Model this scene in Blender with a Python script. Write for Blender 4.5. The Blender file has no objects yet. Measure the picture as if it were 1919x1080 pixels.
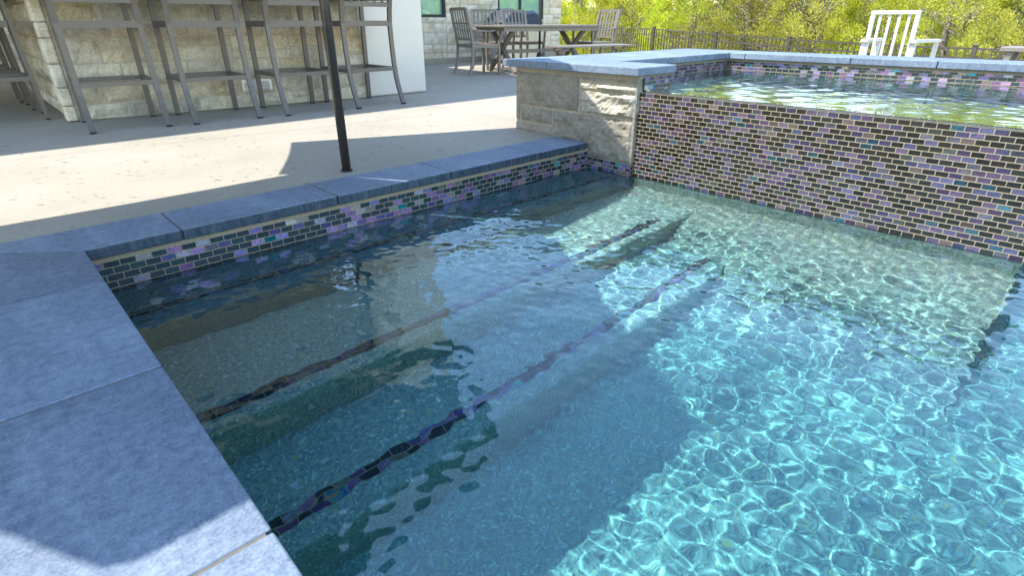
import bpy, math, random
import numpy as np
from mathutils import Vector, Matrix
from mathutils import noise as mnoise

sc = bpy.context.scene
COL = sc.collection
R = math.radians
PI = math.pi

# ------------------------------------------------------------------ helpers
class MB:
    """collects geometry for one mesh object"""
    def __init__(s):
        s.v = []; s.f = []; s.m = []; s.c = []
    def add(s, vs, fs, mi=0, col=None):
        o = len(s.v)
        s.v += [tuple(p) for p in vs]
        s.f += [tuple(i + o for i in f) for f in fs]
        s.m += [mi] * len(fs)
        s.c += [col or (0.5, 0.5, 0.5)] * len(fs)
        return s
    def box(s, x0, x1, y0, y1, z0, z1, M=None, mi=0, col=None, ch=0.0):
        if ch > 0:
            return s.cbox(x0, x1, y0, y1, z0, z1, ch, M, mi, col)
        vs = [(x, y, z) for z in (z0, z1) for y in (y0, y1) for x in (x0, x1)]
        if M is not None: vs = [M @ Vector(p) for p in vs]
        return s.add(vs, [(0, 2, 3, 1), (4, 5, 7, 6), (0, 1, 5, 4), (2, 6, 7, 3), (0, 4, 6, 2), (1, 3, 7, 5)], mi, col)
    def cbox(s, x0, x1, y0, y1, z0, z1, c, M=None, mi=0, col=None):
        """box with chamfered edges all round"""
        b = bm_box(x0, x1, y0, y1, z0, z1, c)
        vs = b[0]
        if M is not None: vs = [M @ Vector(p) for p in vs]
        return s.add(vs, b[1], mi, col)
    def bar(s, p0, p1, w, h, up=(0, 0, 1), mi=0, col=None, ch=0.0):
        p0 = Vector(p0); p1 = Vector(p1); d = p1 - p0; L = d.length; d.normalize()
        u = Vector(up)
        if abs(d.dot(u)) > .98: u = Vector((0, 1, 0))
        sx = d.cross(u).normalized(); sy = sx.cross(d).normalized()
        M = Matrix(((sx.x, d.x, sy.x, p0.x), (sx.y, d.y, sy.y, p0.y), (sx.z, d.z, sy.z, p0.z), (0, 0, 0, 1)))
        return s.box(-w / 2, w / 2, 0, L, -h / 2, h / 2, M, mi, col, ch)
    def ribbon(s, pts, w, h, side=(1, 0, 0), mi=0):
        """rectangular section swept along a polyline lying in a plane with normal 'side'"""
        sd = Vector(side).normalized(); n = len(pts); P = [Vector(p) for p in pts]; vs = []
        for i, p in enumerate(P):
            t = (P[min(i + 1, n - 1)] - P[max(i - 1, 0)]).normalized()
            q = sd.cross(t).normalized()
            for a, b in ((-1, -1), (1, -1), (1, 1), (-1, 1)):
                vs.append(p + sd * (a * w / 2) + q * (b * h / 2))
        fs = [(0, 3, 2, 1)]
        for i in range(n - 1):
            for k in range(4):
                a = i * 4 + k; b = i * 4 + (k + 1) % 4
                fs.append((a, b, b + 4, a + 4))
        e = (n - 1) * 4; fs.append((e, e + 1, e + 2, e + 3))
        return s.add(vs, fs, mi)
    def tube(s, pts, r, n=12, mi=0, col=None):
        P = [Vector(p) for p in pts]; rr = r if isinstance(r, (list, tuple)) else [r] * len(P); vs = []
        ref = Vector((0, 0, 1)) if abs((P[1] - P[0]).normalized().z) < .9 else Vector((1, 0, 0))
        for i, p in enumerate(P):
            t = (P[min(i + 1, len(P) - 1)] - P[max(i - 1, 0)]).normalized()
            a = t.cross(ref).normalized(); b = t.cross(a)
            for k in range(n):
                q = 2 * PI * k / n
                vs.append(p + (a * math.cos(q) + b * math.sin(q)) * rr[i])
        fs = []
        for i in range(len(P) - 1):
            for k in range(n):
                fs.append((i * n + k, i * n + (k + 1) % n, (i + 1) * n + (k + 1) % n, (i + 1) * n + k))
        fs.append(tuple(range(n))[::-1]); fs.append(tuple((len(P) - 1) * n + k for k in range(n)))
        return s.add(vs, fs, mi, col)
    def build(s, name, mats, parent=None, smooth=False, recv=False, colattr=False):
        m = bpy.data.meshes.new(name); m.from_pydata(s.v, [], s.f)
        if not isinstance(mats, (list, tuple)): mats = [mats]
        for x in mats: m.materials.append(x)
        m.polygons.foreach_set('material_index', s.m)
        if smooth: m.polygons.foreach_set('use_smooth', [True] * len(s.f))
        if colattr:
            a = m.color_attributes.new('tint', 'FLOAT_COLOR', 'CORNER')
            buf = []
            for p, c in zip(m.polygons, s.c): buf += [c[0], c[1], c[2], 1.0] * p.loop_total
            a.data.foreach_set('color', buf)
        m.update()
        o = bpy.data.objects.new(name, m); COL.objects.link(o)
        if parent: o.parent = parent
        if recv: o.cycles.is_caustics_receiver = True
        return o

def bm_box(x0, x1, y0, y1, z0, z1, c):
    import bmesh
    b = bmesh.new(); bmesh.ops.create_cube(b, size=1.0)
    for v in b.verts:
        v.co = Vector(((x0 + x1) / 2 + v.co.x * (x1 - x0), (y0 + y1) / 2 + v.co.y * (y1 - y0), (z0 + z1) / 2 + v.co.z * (z1 - z0)))
    bmesh.ops.bevel(b, geom=list(b.edges), offset=c, segments=2, profile=.5, affect='EDGES')
    b.verts.index_update()
    vs = [tuple(v.co) for v in b.verts]; fs = [tuple(v.index for v in f.verts) for f in b.faces]
    b.free(); return vs, fs

def tag(o, label=None, cat=None, group=None, kind=None):
    if label: o['label'] = label
    if cat: o['category'] = cat
    if group: o['group'] = group
    if kind: o['kind'] = kind
    return o
def thing(name, label, cat, loc=(0, 0, 0), rz=0, group=None):
    o = bpy.data.objects.new(name, None); COL.objects.link(o)
    o.location = loc; o.rotation_euler = (0, 0, rz); o.empty_display_size = .2
    return tag(o, label, cat, group)
def dup(root, loc, rz, label, group=None):
    r = root.copy(); COL.objects.link(r); r.location = loc; r.rotation_euler = (0, 0, rz); r['label'] = label
    if group: r['group'] = group
    for ch in list(root.children):
        c = ch.copy(); COL.objects.link(c); c.parent = r
        for g in list(ch.children):
            d = g.copy(); COL.objects.link(d); d.parent = c
    return r

# ------------------------------------------------------------------ material helpers
class NT:
    def __init__(s, name):
        s.mat = bpy.data.materials.new(name); s.mat.use_nodes = True; s.t = s.mat.node_tree
        s.b = s.t.nodes['Principled BSDF']; s.out = s.t.nodes['Material Output']
    def n(s, typ, **k):
        x = s.t.nodes.new(typ)
        for a, v in k.items():
            if hasattr(x, a): setattr(x, a, v)
        return x
    def l(s, a, b): s.t.links.new(a, b)
    def setv(s, node, d):
        for k, v in d.items():
            if hasattr(v, 'is_output'): s.l(v, node.inputs[k])
            else: node.inputs[k].default_value = v
        return node
    def coord(s, kind='Object', scale=None):
        t = s.n('ShaderNodeTexCoord').outputs[kind]
        if scale:
            m = s.n('ShaderNodeMapping'); s.l(t, m.inputs[0]); m.inputs['Scale'].default_value = scale; return m.outputs[0]
        return t
    def noise(s, vec, scale, detail=4, rough=.55, dist=0):
        x = s.n('ShaderNodeTexNoise'); s.l(vec, x.inputs['Vector'])
        x.inputs['Scale'].default_value = scale; x.inputs['Detail'].default_value = detail
        x.inputs['Roughness'].default_value = rough; x.inputs['Distortion'].default_value = dist
        return x
    def vor(s, vec, scale, feature='F1', rnd=1.0):
        x = s.n('ShaderNodeTexVoronoi'); x.feature = feature; s.l(vec, x.inputs['Vector']); x.inputs['Scale'].default_value = scale
        x.inputs['Randomness'].default_value = rnd
        return x
    def ramp(s, fac, stops, interp='LINEAR'):
        x = s.n('ShaderNodeValToRGB'); s.l(fac, x.inputs[0]); e = x.color_ramp; e.interpolation = interp
        while len(e.elements) < len(stops): e.elements.new(.5)
        for el, (p, c) in zip(e.elements, stops):
            el.position = p; el.color = (*c, 1) if len(c) == 3 else c
        return x.outputs[0]
    def mix(s, fac, a, b, blend='MIX'):
        x = s.n('ShaderNodeMix'); x.data_type = 'RGBA'; x.blend_type = blend
        for i, v in ((0, fac), (6, a), (7, b)):
            if hasattr(v, 'is_output'): s.l(v, x.inputs[i])
            else: x.inputs[i].default_value = v if i == 0 else ((*v, 1) if len(v) == 3 else v)
        return x.outputs[2]
    def math(s, op, a, b=0.0, c=0.0):
        x = s.n('ShaderNodeMath'); x.operation = op
        for i, v in enumerate((a, b, c)):
            if hasattr(v, 'is_output'): s.l(v, x.inputs[i])
            else: x.inputs[i].default_value = v
        return x.outputs[0]
    def maprange(s, v, a, b, c=0.0, d=1.0):
        x = s.n('ShaderNodeMapRange'); s.l(v, x.inputs[0])
        for i, q in enumerate((a, b, c, d)): x.inputs[i + 1].default_value = q
        return x.outputs[0]
    def bump(s, h, strength=.3, dist=.01, normal=None):
        x = s.n('ShaderNodeBump'); s.l(h, x.inputs['Height']); x.inputs['Strength'].default_value = strength; x.inputs['Distance'].default_value = dist
        if normal: s.l(normal, x.inputs['Normal'])
        s.l(x.outputs[0], s.b.inputs['Normal']); return x.outputs[0]
    def col(s, c):
        if hasattr(c, 'is_output'): s.l(c, s.b.inputs['Base Color'])
        else: s.b.inputs['Base Color'].default_value = (*c, 1)
    def rough(s, r):
        if hasattr(r, 'is_output'): s.l(r, s.b.inputs['Roughness'])
        else: s.b.inputs['Roughness'].default_value = r

def m_plain(name, c, rough=.5, metal=0.0, var=.15, scale=30, bump=.0):
    t = NT(name); v = t.coord()
    n = t.noise(v, scale, 3)
    a = tuple(x * (1 - var) for x in c); b = tuple(min(1, x * (1 + var)) for x in c)
    t.col(t.ramp(n.outputs[0], [(.3, a), (.7, b)])); t.rough(rough); t.b.inputs['Metallic'].default_value = metal
    if bump: t.bump(n.outputs[0], bump, .003)
    return t.mat

def m_deck():
    t = NT('salt_finish_concrete'); v = t.coord()
    big = t.noise(v, 1.3, 5, .6).outputs[0]; fine = t.noise(v, 60, 4, .6).outputs[0]
    base = t.ramp(big, [(.3, (.245, .22, .17)), (.5, (.29, .262, .208)), (.7, (.325, .295, .238))])
    base = t.mix(.25, base, t.ramp(fine, [(.3, (.25, .225, .18)), (.7, (.38, .35, .29))]))
    # rock-salt pits
    wob = t.noise(v, 9, 2).outputs[1]
    vv = t.n('ShaderNodeVectorMath'); vv.operation = 'ADD'; sc_ = t.n('ShaderNodeVectorMath'); sc_.operation = 'SCALE'
    t.l(wob, sc_.inputs[0]); sc_.inputs['Scale'].default_value = .05; rot = t.n('ShaderNodeMapping'); t.l(v, rot.inputs[0]); rot.inputs['Rotation'].default_value = (0, 0, R(46)); st_ = t.n('ShaderNodeMapping'); t.l(rot.outputs[0], st_.inputs[0]); st_.inputs['Scale'].default_value = (.42, 1, 1)
    t.l(st_.outputs[0], vv.inputs[0]); t.l(sc_.outputs[0], vv.inputs[1])
    pits = []
    for s_, r0, dens in ((17, .14, .2), (36, .17, .3)):
        vo = t.vor(vv.outputs[0], s_); vo.voronoi_dimensions = '3D'
        g = t.n('ShaderNodeSeparateColor'); t.l(vo.outputs['Color'], g.inputs[0])
        keep = t.math('GREATER_THAN', g.outputs[0], dens)
        rad = t.math('MULTIPLY', g.outputs[1], r0)
        p = t.math('MULTIPLY', t.math('LESS_THAN', vo.outputs['Distance'], t.math('ADD', rad, .03)), keep)
        pits.append(p)
    pit = t.math('MAXIMUM', pits[0], pits[1])
    cl = t.math('GREATER_THAN', t.noise(v, 2.2, 3).outputs[0], .42)
    pit = t.math('MULTIPLY', pit, cl)
    base = t.mix(t.math('MULTIPLY', pit, .85), base, (.07, .06, .05))
    # control joints, cut in lines across the slab
    sep = t.n('ShaderNodeSeparateXYZ'); t.l(v, sep.inputs[0])
    def line(c, at, w=.006): return t.math('LESS_THAN', t.math('ABSOLUTE', t.math('SUBTRACT', c, at)), w)
    js = [line(t.math('ADD', sep.outputs[1], t.math('MULTIPLY', sep.outputs[0], .12)), 4.78, .008), line(sep.outputs[0], 3.52, .006),
          line(sep.outputs[1], 8.3), line(sep.outputs[0], 7.6)]
    j = js[0]
    for q in js[1:]: j = t.math('MAXIMUM', j, q)
    base = t.mix(t.math('MULTIPLY', j, .75), base, (.2, .17, .13))
    t.col(base); t.rough(.75)
    h = t.math('SUBTRACT', fine, t.math('MULTIPLY', pit, 1.5)); t.bump(h, .35, .004)
    return t.mat

def m_coping():
    t = NT('slate_grey_porcelain_coping'); v = t.coord()
    wide = t.noise(t.coord(scale=(1.2, .5, 1)), 3.2, 6, .62, .5).outputs[0]
    streak = t.noise(t.coord(scale=(4, 14, 4)), 2.5, 5, .6, .8).outputs[0]
    fine = t.noise(v, 160, 5, .7).outputs[0]; mid = t.noise(v, 38, 5, .65).outputs[0]
    c = t.ramp(wide, [(.32, (.018, .048, .10)), (.5, (.055, .098, .168)), (.66, (.185, .25, .325))])
    c = t.mix(.22, c, t.ramp(streak, [(.38, (.02, .05, .105)), (.62, (.21, .265, .335))]))
    c = t.mix(.34, c, t.ramp(mid, [(.35, (.025, .06, .11)), (.65, (.27, .33, .39))]))
    c = t.mix(.2, c, t.ramp(fine, [(.38, (.10, .12, .16)), (.62, (.50, .53, .56))]))
    # per-slab tone
    oi = t.n('ShaderNodeObjectInfo'); f = t.maprange(oi.outputs['Random'], 0, 1, .86, 1.1)
    hsv = t.n('ShaderNodeHueSaturation'); t.l(f, hsv.inputs['Value']); t.l(c, hsv.inputs['Color'])
    t.col(hsv.outputs[0]); t.rough(t.maprange(fine, .3, .7, .5, .72))
    t.bump(t.math('ADD', t.math('MULTIPLY', fine, .6), mid), .35, .003)
    return t.mat

def m_edge_shade():  # shade on the coping's pool-side edge put into the colour, with drip streaks
    t = NT('edge_shade_slate'); v = t.coord()
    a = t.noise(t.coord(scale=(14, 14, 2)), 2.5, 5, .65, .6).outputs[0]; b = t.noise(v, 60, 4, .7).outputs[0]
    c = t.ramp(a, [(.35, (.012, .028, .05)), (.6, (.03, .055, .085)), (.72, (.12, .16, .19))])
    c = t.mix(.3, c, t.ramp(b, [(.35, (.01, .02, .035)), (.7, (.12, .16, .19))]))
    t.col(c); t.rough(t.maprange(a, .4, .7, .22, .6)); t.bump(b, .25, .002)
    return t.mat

def m_stone(name, stops, dirt=.5):
    t = NT(name); v = t.coord()
    at = t.n('ShaderNodeAttribute'); at.attribute_name = 'tint'; sp = t.n('ShaderNodeSeparateColor'); t.l(at.outputs['Color'], sp.inputs[0])
    base = t.ramp(sp.outputs[0], stops)
    n1 = t.noise(v, 7, 6, .65, .4).outputs[0]; n2 = t.noise(v, 55, 5, .7).outputs[0]; n3 = t.noise(v, 2.3, 4, .6).outputs[0]
    base = t.mix(.55, base, t.ramp(n1, [(.3, (.42, .38, .31)), (.55, (1, 1, 1)), (.8, (1.05, 1.05, 1.03))]), 'MULTIPLY')
    base = t.mix(.65, base, t.ramp(n2, [(.33, (.45, .44, .42)), (.55, (1, 1, 1))]), 'MULTIPLY')
    base = t.mix(t.math('MULTIPLY', t.maprange(n3, .52, .72), dirt), base, (.17, .165, .16))
    t.col(base); t.rough(.85)
    t.bump(t.math('ADD', t.math('MULTIPLY', n2, .35), n1), .55, .012)
    return t.mat

def m_mortar(name, c):
    return m_plain(name, c, .9, 0, .22, 60, .4)

def m_tile(name='iridescent_glass_tile', bright=1.0, dk=((.007, .006, .005), (.016, .0125, .009), (.018, .019, .018))):
    t = NT(name); v = t.coord()
    at = t.n('ShaderNodeAttribute'); at.attribute_name = 'tint'; sp = t.n('ShaderNodeSeparateColor'); t.l(at.outputs['Color'], sp.inputs[0])
    r, g, b = sp.outputs[0], sp.outputs[1], sp.outputs[2]
    n = t.noise(t.coord(scale=(1, 1, 2.2)), 42, 3, .6, 1.2).outputs[0]
    B = bright
    def k(c): return tuple(min(1, x * B) for x in c)
    hueA = t.ramp(g, [(0, k((.20, .14, .42))), (.22, k((.27, .18, .40))), (.42, k((.38, .21, .36))), (.54, k((.12, .20, .50))), (.66, k((.05, .34, .46))), (.73, k((.20, .25, .33))), (.84, k((.46, .33, .22))), (.93, k((.26, .27, .24)))], 'CONSTANT')
    hueB = t.ramp(g, [(0, k((.12, .16, .50))), (.22, k((.38, .18, .42))), (.42, k((.20, .14, .44))), (.54, k((.26, .16, .52))), (.66, k((.04, .26, .34))), (.73, k((.36, .28, .40))), (.84, k((.48, .24, .34))), (.93, k((.18, .20, .18)))], 'CONSTANT')
    irid = t.mix(t.maprange(n, .42, .58), hueA, hueB)
    n2 = t.noise(t.coord(scale=(1, 1, 2.6)), 26, 4, .7, 2.2).outputs[0]
    hs0 = t.n('ShaderNodeHueSaturation'); t.l(irid, hs0.inputs['Color']); t.l(t.maprange(n2, .3, .7, .36, .66), hs0.inputs['Hue']); hs0.inputs['Saturation'].default_value = .86 if bright < 1.5 else 1.2
    t.l(t.maprange(t.noise(t.coord(scale=(1, 1, 2)), 60, 3, .7, 2.5).outputs[0], .3, .72, .6, 1.5), hs0.inputs['Value']); irid = hs0.outputs[0]
    ht = t.n('ShaderNodeHueSaturation'); t.l(irid, ht.inputs['Color']); t.l(t.maprange(b, 0, 1, .15, .44), ht.inputs['Value']); t.l(t.maprange(b, 0, 1, 1.05, .8), ht.inputs['Saturation'])
    dark = t.ramp(b, [(0, dk[0]), (.5, dk[1]), (1, dk[2])])
    isd = t.math('LESS_THAN', r, .53)
    c = t.mix(isd, ht.outputs[0], dark); t.col(c)
    t.l(t.mix(isd, (.55, .55, .55), (.0, .0, .0)), t.b.inputs['Metallic'])
    t.rough(t.maprange(isd, 0, 1, .22, .13))
    t.b.inputs['Coat Weight'].default_value = .05; t.b.inputs['Specular IOR Level'].default_value = .38; t.b.inputs['Coat Roughness'].default_value = .04
    wv = t.noise(t.coord(scale=(1, 1, 1)), 85, 3, .6, 1.5).outputs[0]
    t.bump(wv, .38, .003)
    return t.mat

def m_plaster(name='pebble_plaster', tint=(1, 1, 1), tint2=None):  # tint puts the colouring of light by water depth into the plaster
    t = NT(name); v = t.coord()
    vo = t.vor(v, 125); g = t.n('ShaderNodeSeparateColor'); t.l(vo.outputs['Color'], g.inputs[0])
    c = t.ramp(g.outputs[0], [(0, (.10, .125, .125)), (.22, (.20, .22, .20)), (.42, (.34, .33, .28)), (.6, (.42, .40, .33)), (.78, (.27, .31, .29)), (.89, (.75, .73, .66)), (.965, (.70, .42, .12))], 'CONSTANT')  # last stop: amber chips standing in for golden glints of sunlight
    big = t.noise(v, 2.5, 4).outputs[0]
    c = t.mix(.5, c, t.ramp(big, [(.3, (.30, .31, .28)), (.7, (.40, .39, .34))]))
    if tint2:
        sx = t.n('ShaderNodeSeparateXYZ'); t.l(v, sx.inputs[0]); tint = t.mix(t.maprange(t.math('ADD', sx.outputs[0], t.math('MULTIPLY', t.noise(v, 3, 4).outputs[0], .5)), 2.5, 3.35), tint, tint2)
    c = t.mix(1.0, c, tint, 'MULTIPLY')
    t.col(c); t.rough(.6); t.bump(vo.outputs['Distance'], .4, .004)
    return t.mat

def m_water(name, tint):
    t = NT(name); t.t.nodes.remove(t.b)
    g = t.n('ShaderNodeBsdfGlass'); g.inputs['IOR'].default_value = 1.333; g.inputs['Roughness'].default_value = 0.0
    g.inputs['Color'].default_value = (*tint, 1)
    gl = t.n('ShaderNodeBsdfGlossy'); gl.inputs['Roughness'].default_value = 0.0
    fr = t.n('ShaderNodeFresnel'); fr.inputs[0].default_value = 1.7
    mx = t.n('ShaderNodeMixShader'); t.l(t.math('MULTIPLY', fr.outputs[0], .7), mx.inputs[0]); t.l(g.outputs[0], mx.inputs[1]); t.l(gl.outputs[0], mx.inputs[2])
    t.l(mx.outputs[0], t.out.inputs['Surface'])
    return t.mat

def m_leaf(name, a, b, c):
    t = NT(name); at = t.n('ShaderNodeAttribute'); at.attribute_name = 'tint'; sp = t.n('ShaderNodeSeparateColor'); t.l(at.outputs['Color'], sp.inputs[0])
    oi = t.n('ShaderNodeObjectInfo')
    col = t.ramp(sp.outputs[0], [(0, a), (.5, b), (1, c)])
    hs = t.n('ShaderNodeHueSaturation'); t.l(col, hs.inputs['Color']); t.l(t.maprange(oi.outputs['Random'], 0, 1, .485, .515), hs.inputs['Hue']); t.l(t.maprange(oi.outputs['Random'], 0, 1, .85, 1.15), hs.inputs['Value'])
    t.col(hs.outputs[0]); t.rough(.6)
    tr = t.n('ShaderNodeBsdfTranslucent'); t.l(hs.outputs[0], tr.inputs[0]); mx = t.n('ShaderNodeMixShader'); mx.inputs[0].default_value = .35
    t.l(t.b.outputs[0], mx.inputs[1]); t.l(tr.outputs[0], mx.inputs[2]); t.l(mx.outputs[0], t.out.inputs[0])
    return t.mat

def m_glass_dark():
    t = NT('teal_window_glass'); v = t.coord(scale=(1, 1, 1))
    t.col((.02, .10, .09)); t.rough(.03); t.b.inputs['Metallic'].default_value = .55; t.b.inputs['Specular IOR Level'].default_value = 1.0
    t.b.inputs['Base Color'].default_value = (.42, .72, .66, 1)
    n = t.noise(v, .8, 2).outputs[0]; t.bump(n, .08, .05)
    return t.mat

M = dict(
    deck=m_deck(), coping=m_coping(), edgeshade=m_edge_shade(), plaster=m_plaster('depth_blue_pebble_plaster', (.50, 1.13, 1.14)), covep=m_plaster('cove_reflection_plaster', (.50, 1.13, 1.14), (.95, .92, .80)), plaster2=m_plaster('depth_aqua_pebble_plaster', (.84, 1.24, 1.26)), plaster1=m_plaster('depth_sand_pebble_plaster', (1.12, 1.28, 1.19)), plaster0=m_plaster('grey_pebble_plaster', (.40, .60, .66)), tile=m_tile(), tile_lit=m_tile('lit_glass_tile', 3.0, ((.012, .022, .026), (.015, .045, .055), (.02, .03, .045))),  # second glass tile: brighter copy of the first, reflected glimmer put into its colour
    grout=m_plain('sand_coloured_grout', (.30, .25, .17), .9, 0, .12, 80, .3),
    joint=m_plain('buff_coping_grout', (.11, .10, .085), .9, 0, .15, 60),
    lime=m_stone('beige_limestone', [(0, (.70, .58, .38)), (.3, (.84, .72, .52)), (.6, (.88, .79, .60)), (.85, (.76, .68, .53)), (1, (.58, .53, .44))], .35),
    pstone=m_stone('grey_limestone', [(0, (.25, .225, .185)), (.5, (.31, .275, .22)), (1, (.50, .45, .36))], .25),
    mortar=m_mortar('buff_mortar', (.55, .50, .40)), gmortar=m_mortar('grey_mortar', (.36, .31, .235)),
    stucco=m_plain('white_stucco', (.77, .70, .59), .85, 0, .05, 50, .25),
    trimwhite=m_plain('cream_trim', (.68, .66, .61), .7, 0, .05, 20),
    ceiling=m_plain('cream_soffit_boards', (.86, .81, .72), .7, 0, .15, 6),
    roof=m_plain('brown_metal_roof', (.12, .10, .08), .5, .3, .15, 10),
    bronze=m_plain('taupe_powder_coated_metal', (.155, .135, .115), .42, .35, .08, 120),
    taupe=m_plain('weathered_taupe_metal', (.22, .195, .165), .5, .2, .1, 60),
    white=m_plain('pale_grey_metal', (.62, .61, .58), .5, .1, .06, 60),
    pole=m_plain('dark_bronze_pole_metal', (.09, .075, .066), .3, .6, .15, 40),
    black=m_plain('black_metal', (.03, .03, .032), .45, .4, .2, 40),
    fence=m_plain('bronze_fence_metal', (.085, .075, .062), .5, .3, .15, 40),
    canvas=m_plain('charcoal_canvas', (.035, .04, .045), .9, 0, .15, 200, .2),
    navy=m_plain('navy_vinyl_cover', (.02, .035, .07), .55, 0, .2, 14, .3),
    steel=m_plain('brushed_steel', (.55, .54, .52), .3, .8, .1, 200),
    vent=m_plain('bright_vent_metal', (.75, .73, .68), .4, .4, .05, 40),
    glass=m_glass_dark(),
    bark=m_plain('grey_cedar_bark', (.30, .25, .20), .9, 0, .35, 20, .5),
    terrain=m_plain('dry_rocky_ground', (.26, .24, .13), .95, 0, .4, 3, .5),
    slab=m_plain('bar_top_slab', (.42, .40, .37), .35, 0, .15, 12),
    dark=m_plain('shaded_interior_wall', (.22, .20, .17), .8, 0, .15, 5),
    leaf=m_leaf('cedar_foliage', (.20, .25, .02), (.52, .55, .035), (.80, .76, .09)),
    olive=m_leaf('olive_cedar_foliage', (.17, .21, .03), (.45, .47, .05), (.72, .68, .15)),
)
# ------------------------------------------------------------------ light and sky
KX, KY = .50, .23
sund = Vector((KX, -KY, -1)).normalized()
elev = math.asin(-sund.z); az = math.atan2(-sund.x, -sund.y)      # direction TO the sun: (-x,-y)
w = bpy.data.worlds.new("World"); sc.world = w; w.use_nodes = True
wn = w.node_tree; sky = wn.nodes.new('ShaderNodeTexSky'); sky.sky_type = 'NISHITA'; sky.sun_disc = False
sky.sun_elevation = elev; sky.sun_rotation = math.atan2(-sund.x, -sund.y); sky.air_density = 1.3; sky.dust_density = .35; sky.ozone_density = 1.0
wn.links.new(sky.outputs[0], wn.nodes['Background'].inputs[0]); wn.nodes['Background'].inputs[1].default_value = .15
ld = bpy.data.lights.new('sun', 'SUN'); ld.energy = 2.7; ld.angle = R(.53); ld.color = (1, .955, .88)
lo = bpy.data.objects.new('sun', ld); COL.objects.link(lo); lo.rotation_euler = sund.to_track_quat('-Z', 'Y').to_euler(); lo.location = (-5, 3, 9)
ld.cycles.is_caustics_light = True

# ------------------------------------------------------------------ levels
WZ = -.19                      # pool water level
SPX = 3.27                     # spill wall face
PYX = 3.24                     # stone pier face
LIP = .372                     # spill lip
CT = .525                      # raised coping top
CTH = .052

# ------------------------------------------------------------------ ground
def plate(name, x0, x1, y0, y1, z0, z1, mat, **k):
    return MB().box(x0, x1, y0, y1, z0, z1).build(name, mat, **k)
g = MB()
for (x0, x1, y0, y1) in ((-9, 11.0, 2.895, 12), (-9, -.227, -8, 2.878), (7.0, 11.0, -8, 2.878)):
    g.box(x0, x1, y0, y1, -.15, -.004)
tag(g.build('pool_deck', M['deck']), kind='structure')

def terrain():
    n = 70; vs = []; fs = []
    xs = [-40 + 180 * (i / n) for i in range(n + 1)]; ys = [-80 + 240 * (j / n) for j in range(n + 1)]
    rg = random.Random(5)
    for y in ys:
        for x in xs:
            d = max(0, x - 10.5); z = -.30
            if d > 0: z = -.30 - min(d, 2.5) * .16 - min(max(d - 2.5, 0), 12) * .12 + max(0, d - 22) * .06 + rg.uniform(-.1, .1)
            if -10 < x < 10.9 and -9 < y < 12.5: z = -1.6
            vs.append((x, y, z))
    for j in range(n):
        for i in range(n):
            a = j * (n + 1) + i; fs.append((a, a + 1, a + n + 2, a + n + 1))
    m = MB(); m.add(vs, fs); return m.build('terrain', M['terrain'], smooth=True)
tag(terrain(), kind='structure')

# ------------------------------------------------------------------ pool coping
pc = thing('pool_coping', 'dark slate grey coping slabs laid flush around the edge of the lower pool', 'coping', (0, 0, 0))
def slab(parent, pts, z0, z1, c=.006, name='coping_slab', shade_sides=False):
    """convex slab given by its plan outline"""
    import bmesh
    b = bmesh.new(); vb = [b.verts.new((x, y, z0)) for x, y in pts]; vt = [b.verts.new((x, y, z1)) for x, y in pts]; n = len(pts)
    b.faces.new(vb[::-1]); b.faces.new(vt)
    for i in range(n): b.faces.new((vb[i], vb[(i + 1) % n], vt[(i + 1) % n], vt[i]))
    bmesh.ops.bevel(b, geom=list(b.edges), offset=c, segments=3, profile=.5, affect='EDGES')
    me = bpy.data.meshes.new(name); b.to_mesh(me); b.free(); me.materials.append(M['coping'])
    if shade_sides:
        me.materials.append(M['edgeshade'])
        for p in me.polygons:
            if abs(p.normal.z) < .55: p.material_index = 1  # upright sides take the slate with shade painted in
    o = bpy.data.objects.new(name, me); COL.objects.link(o); o.parent = parent; return o
G = .003
XI, YI = .165, 2.572           # inner edges of the coping
XO, YO = -.225, 2.893
jx = [XI, .507, 1.227, 1.955, 2.668, 3.205]
slab(pc, [(XO + G, YO), (XI, YI + .0), (jx[1] - G, YI), (jx[1] - G, YO)], -.050, 0, shade_sides=True)
for a, b_ in zip(jx[1:-1], jx[2:]): slab(pc, [(a + G, YI), (b_ - (G if b_ < 3.2 else 0), YI), (b_ - (G if b_ < 3.2 else 0), YO), (a + G, YO)], -.050, 0, shade_sides=True)
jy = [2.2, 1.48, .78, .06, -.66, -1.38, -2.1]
slab(pc, [(XO, YO - G * 2), (XO, jy[0] + G), (XI, jy[0] + G), (XI, YI - G)], -.050, 0, shade_sides=True)
for a, b_ in zip(jy[:-1], jy[1:]): slab(pc, [(XO, a - G), (XO, b_ + G), (XI, b_ + G), (XI, a - G)], -.050, 0, shade_sides=True)
gm = MB(); gm.box(XO + .004, 3.2, YI + .012, YO - .003, -.048, -.0035); gm.box(XO + .004, XI - .012, -2.1, YI + .012, -.048, -.0036)
gm.build('grout', M['joint'], pc)

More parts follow.
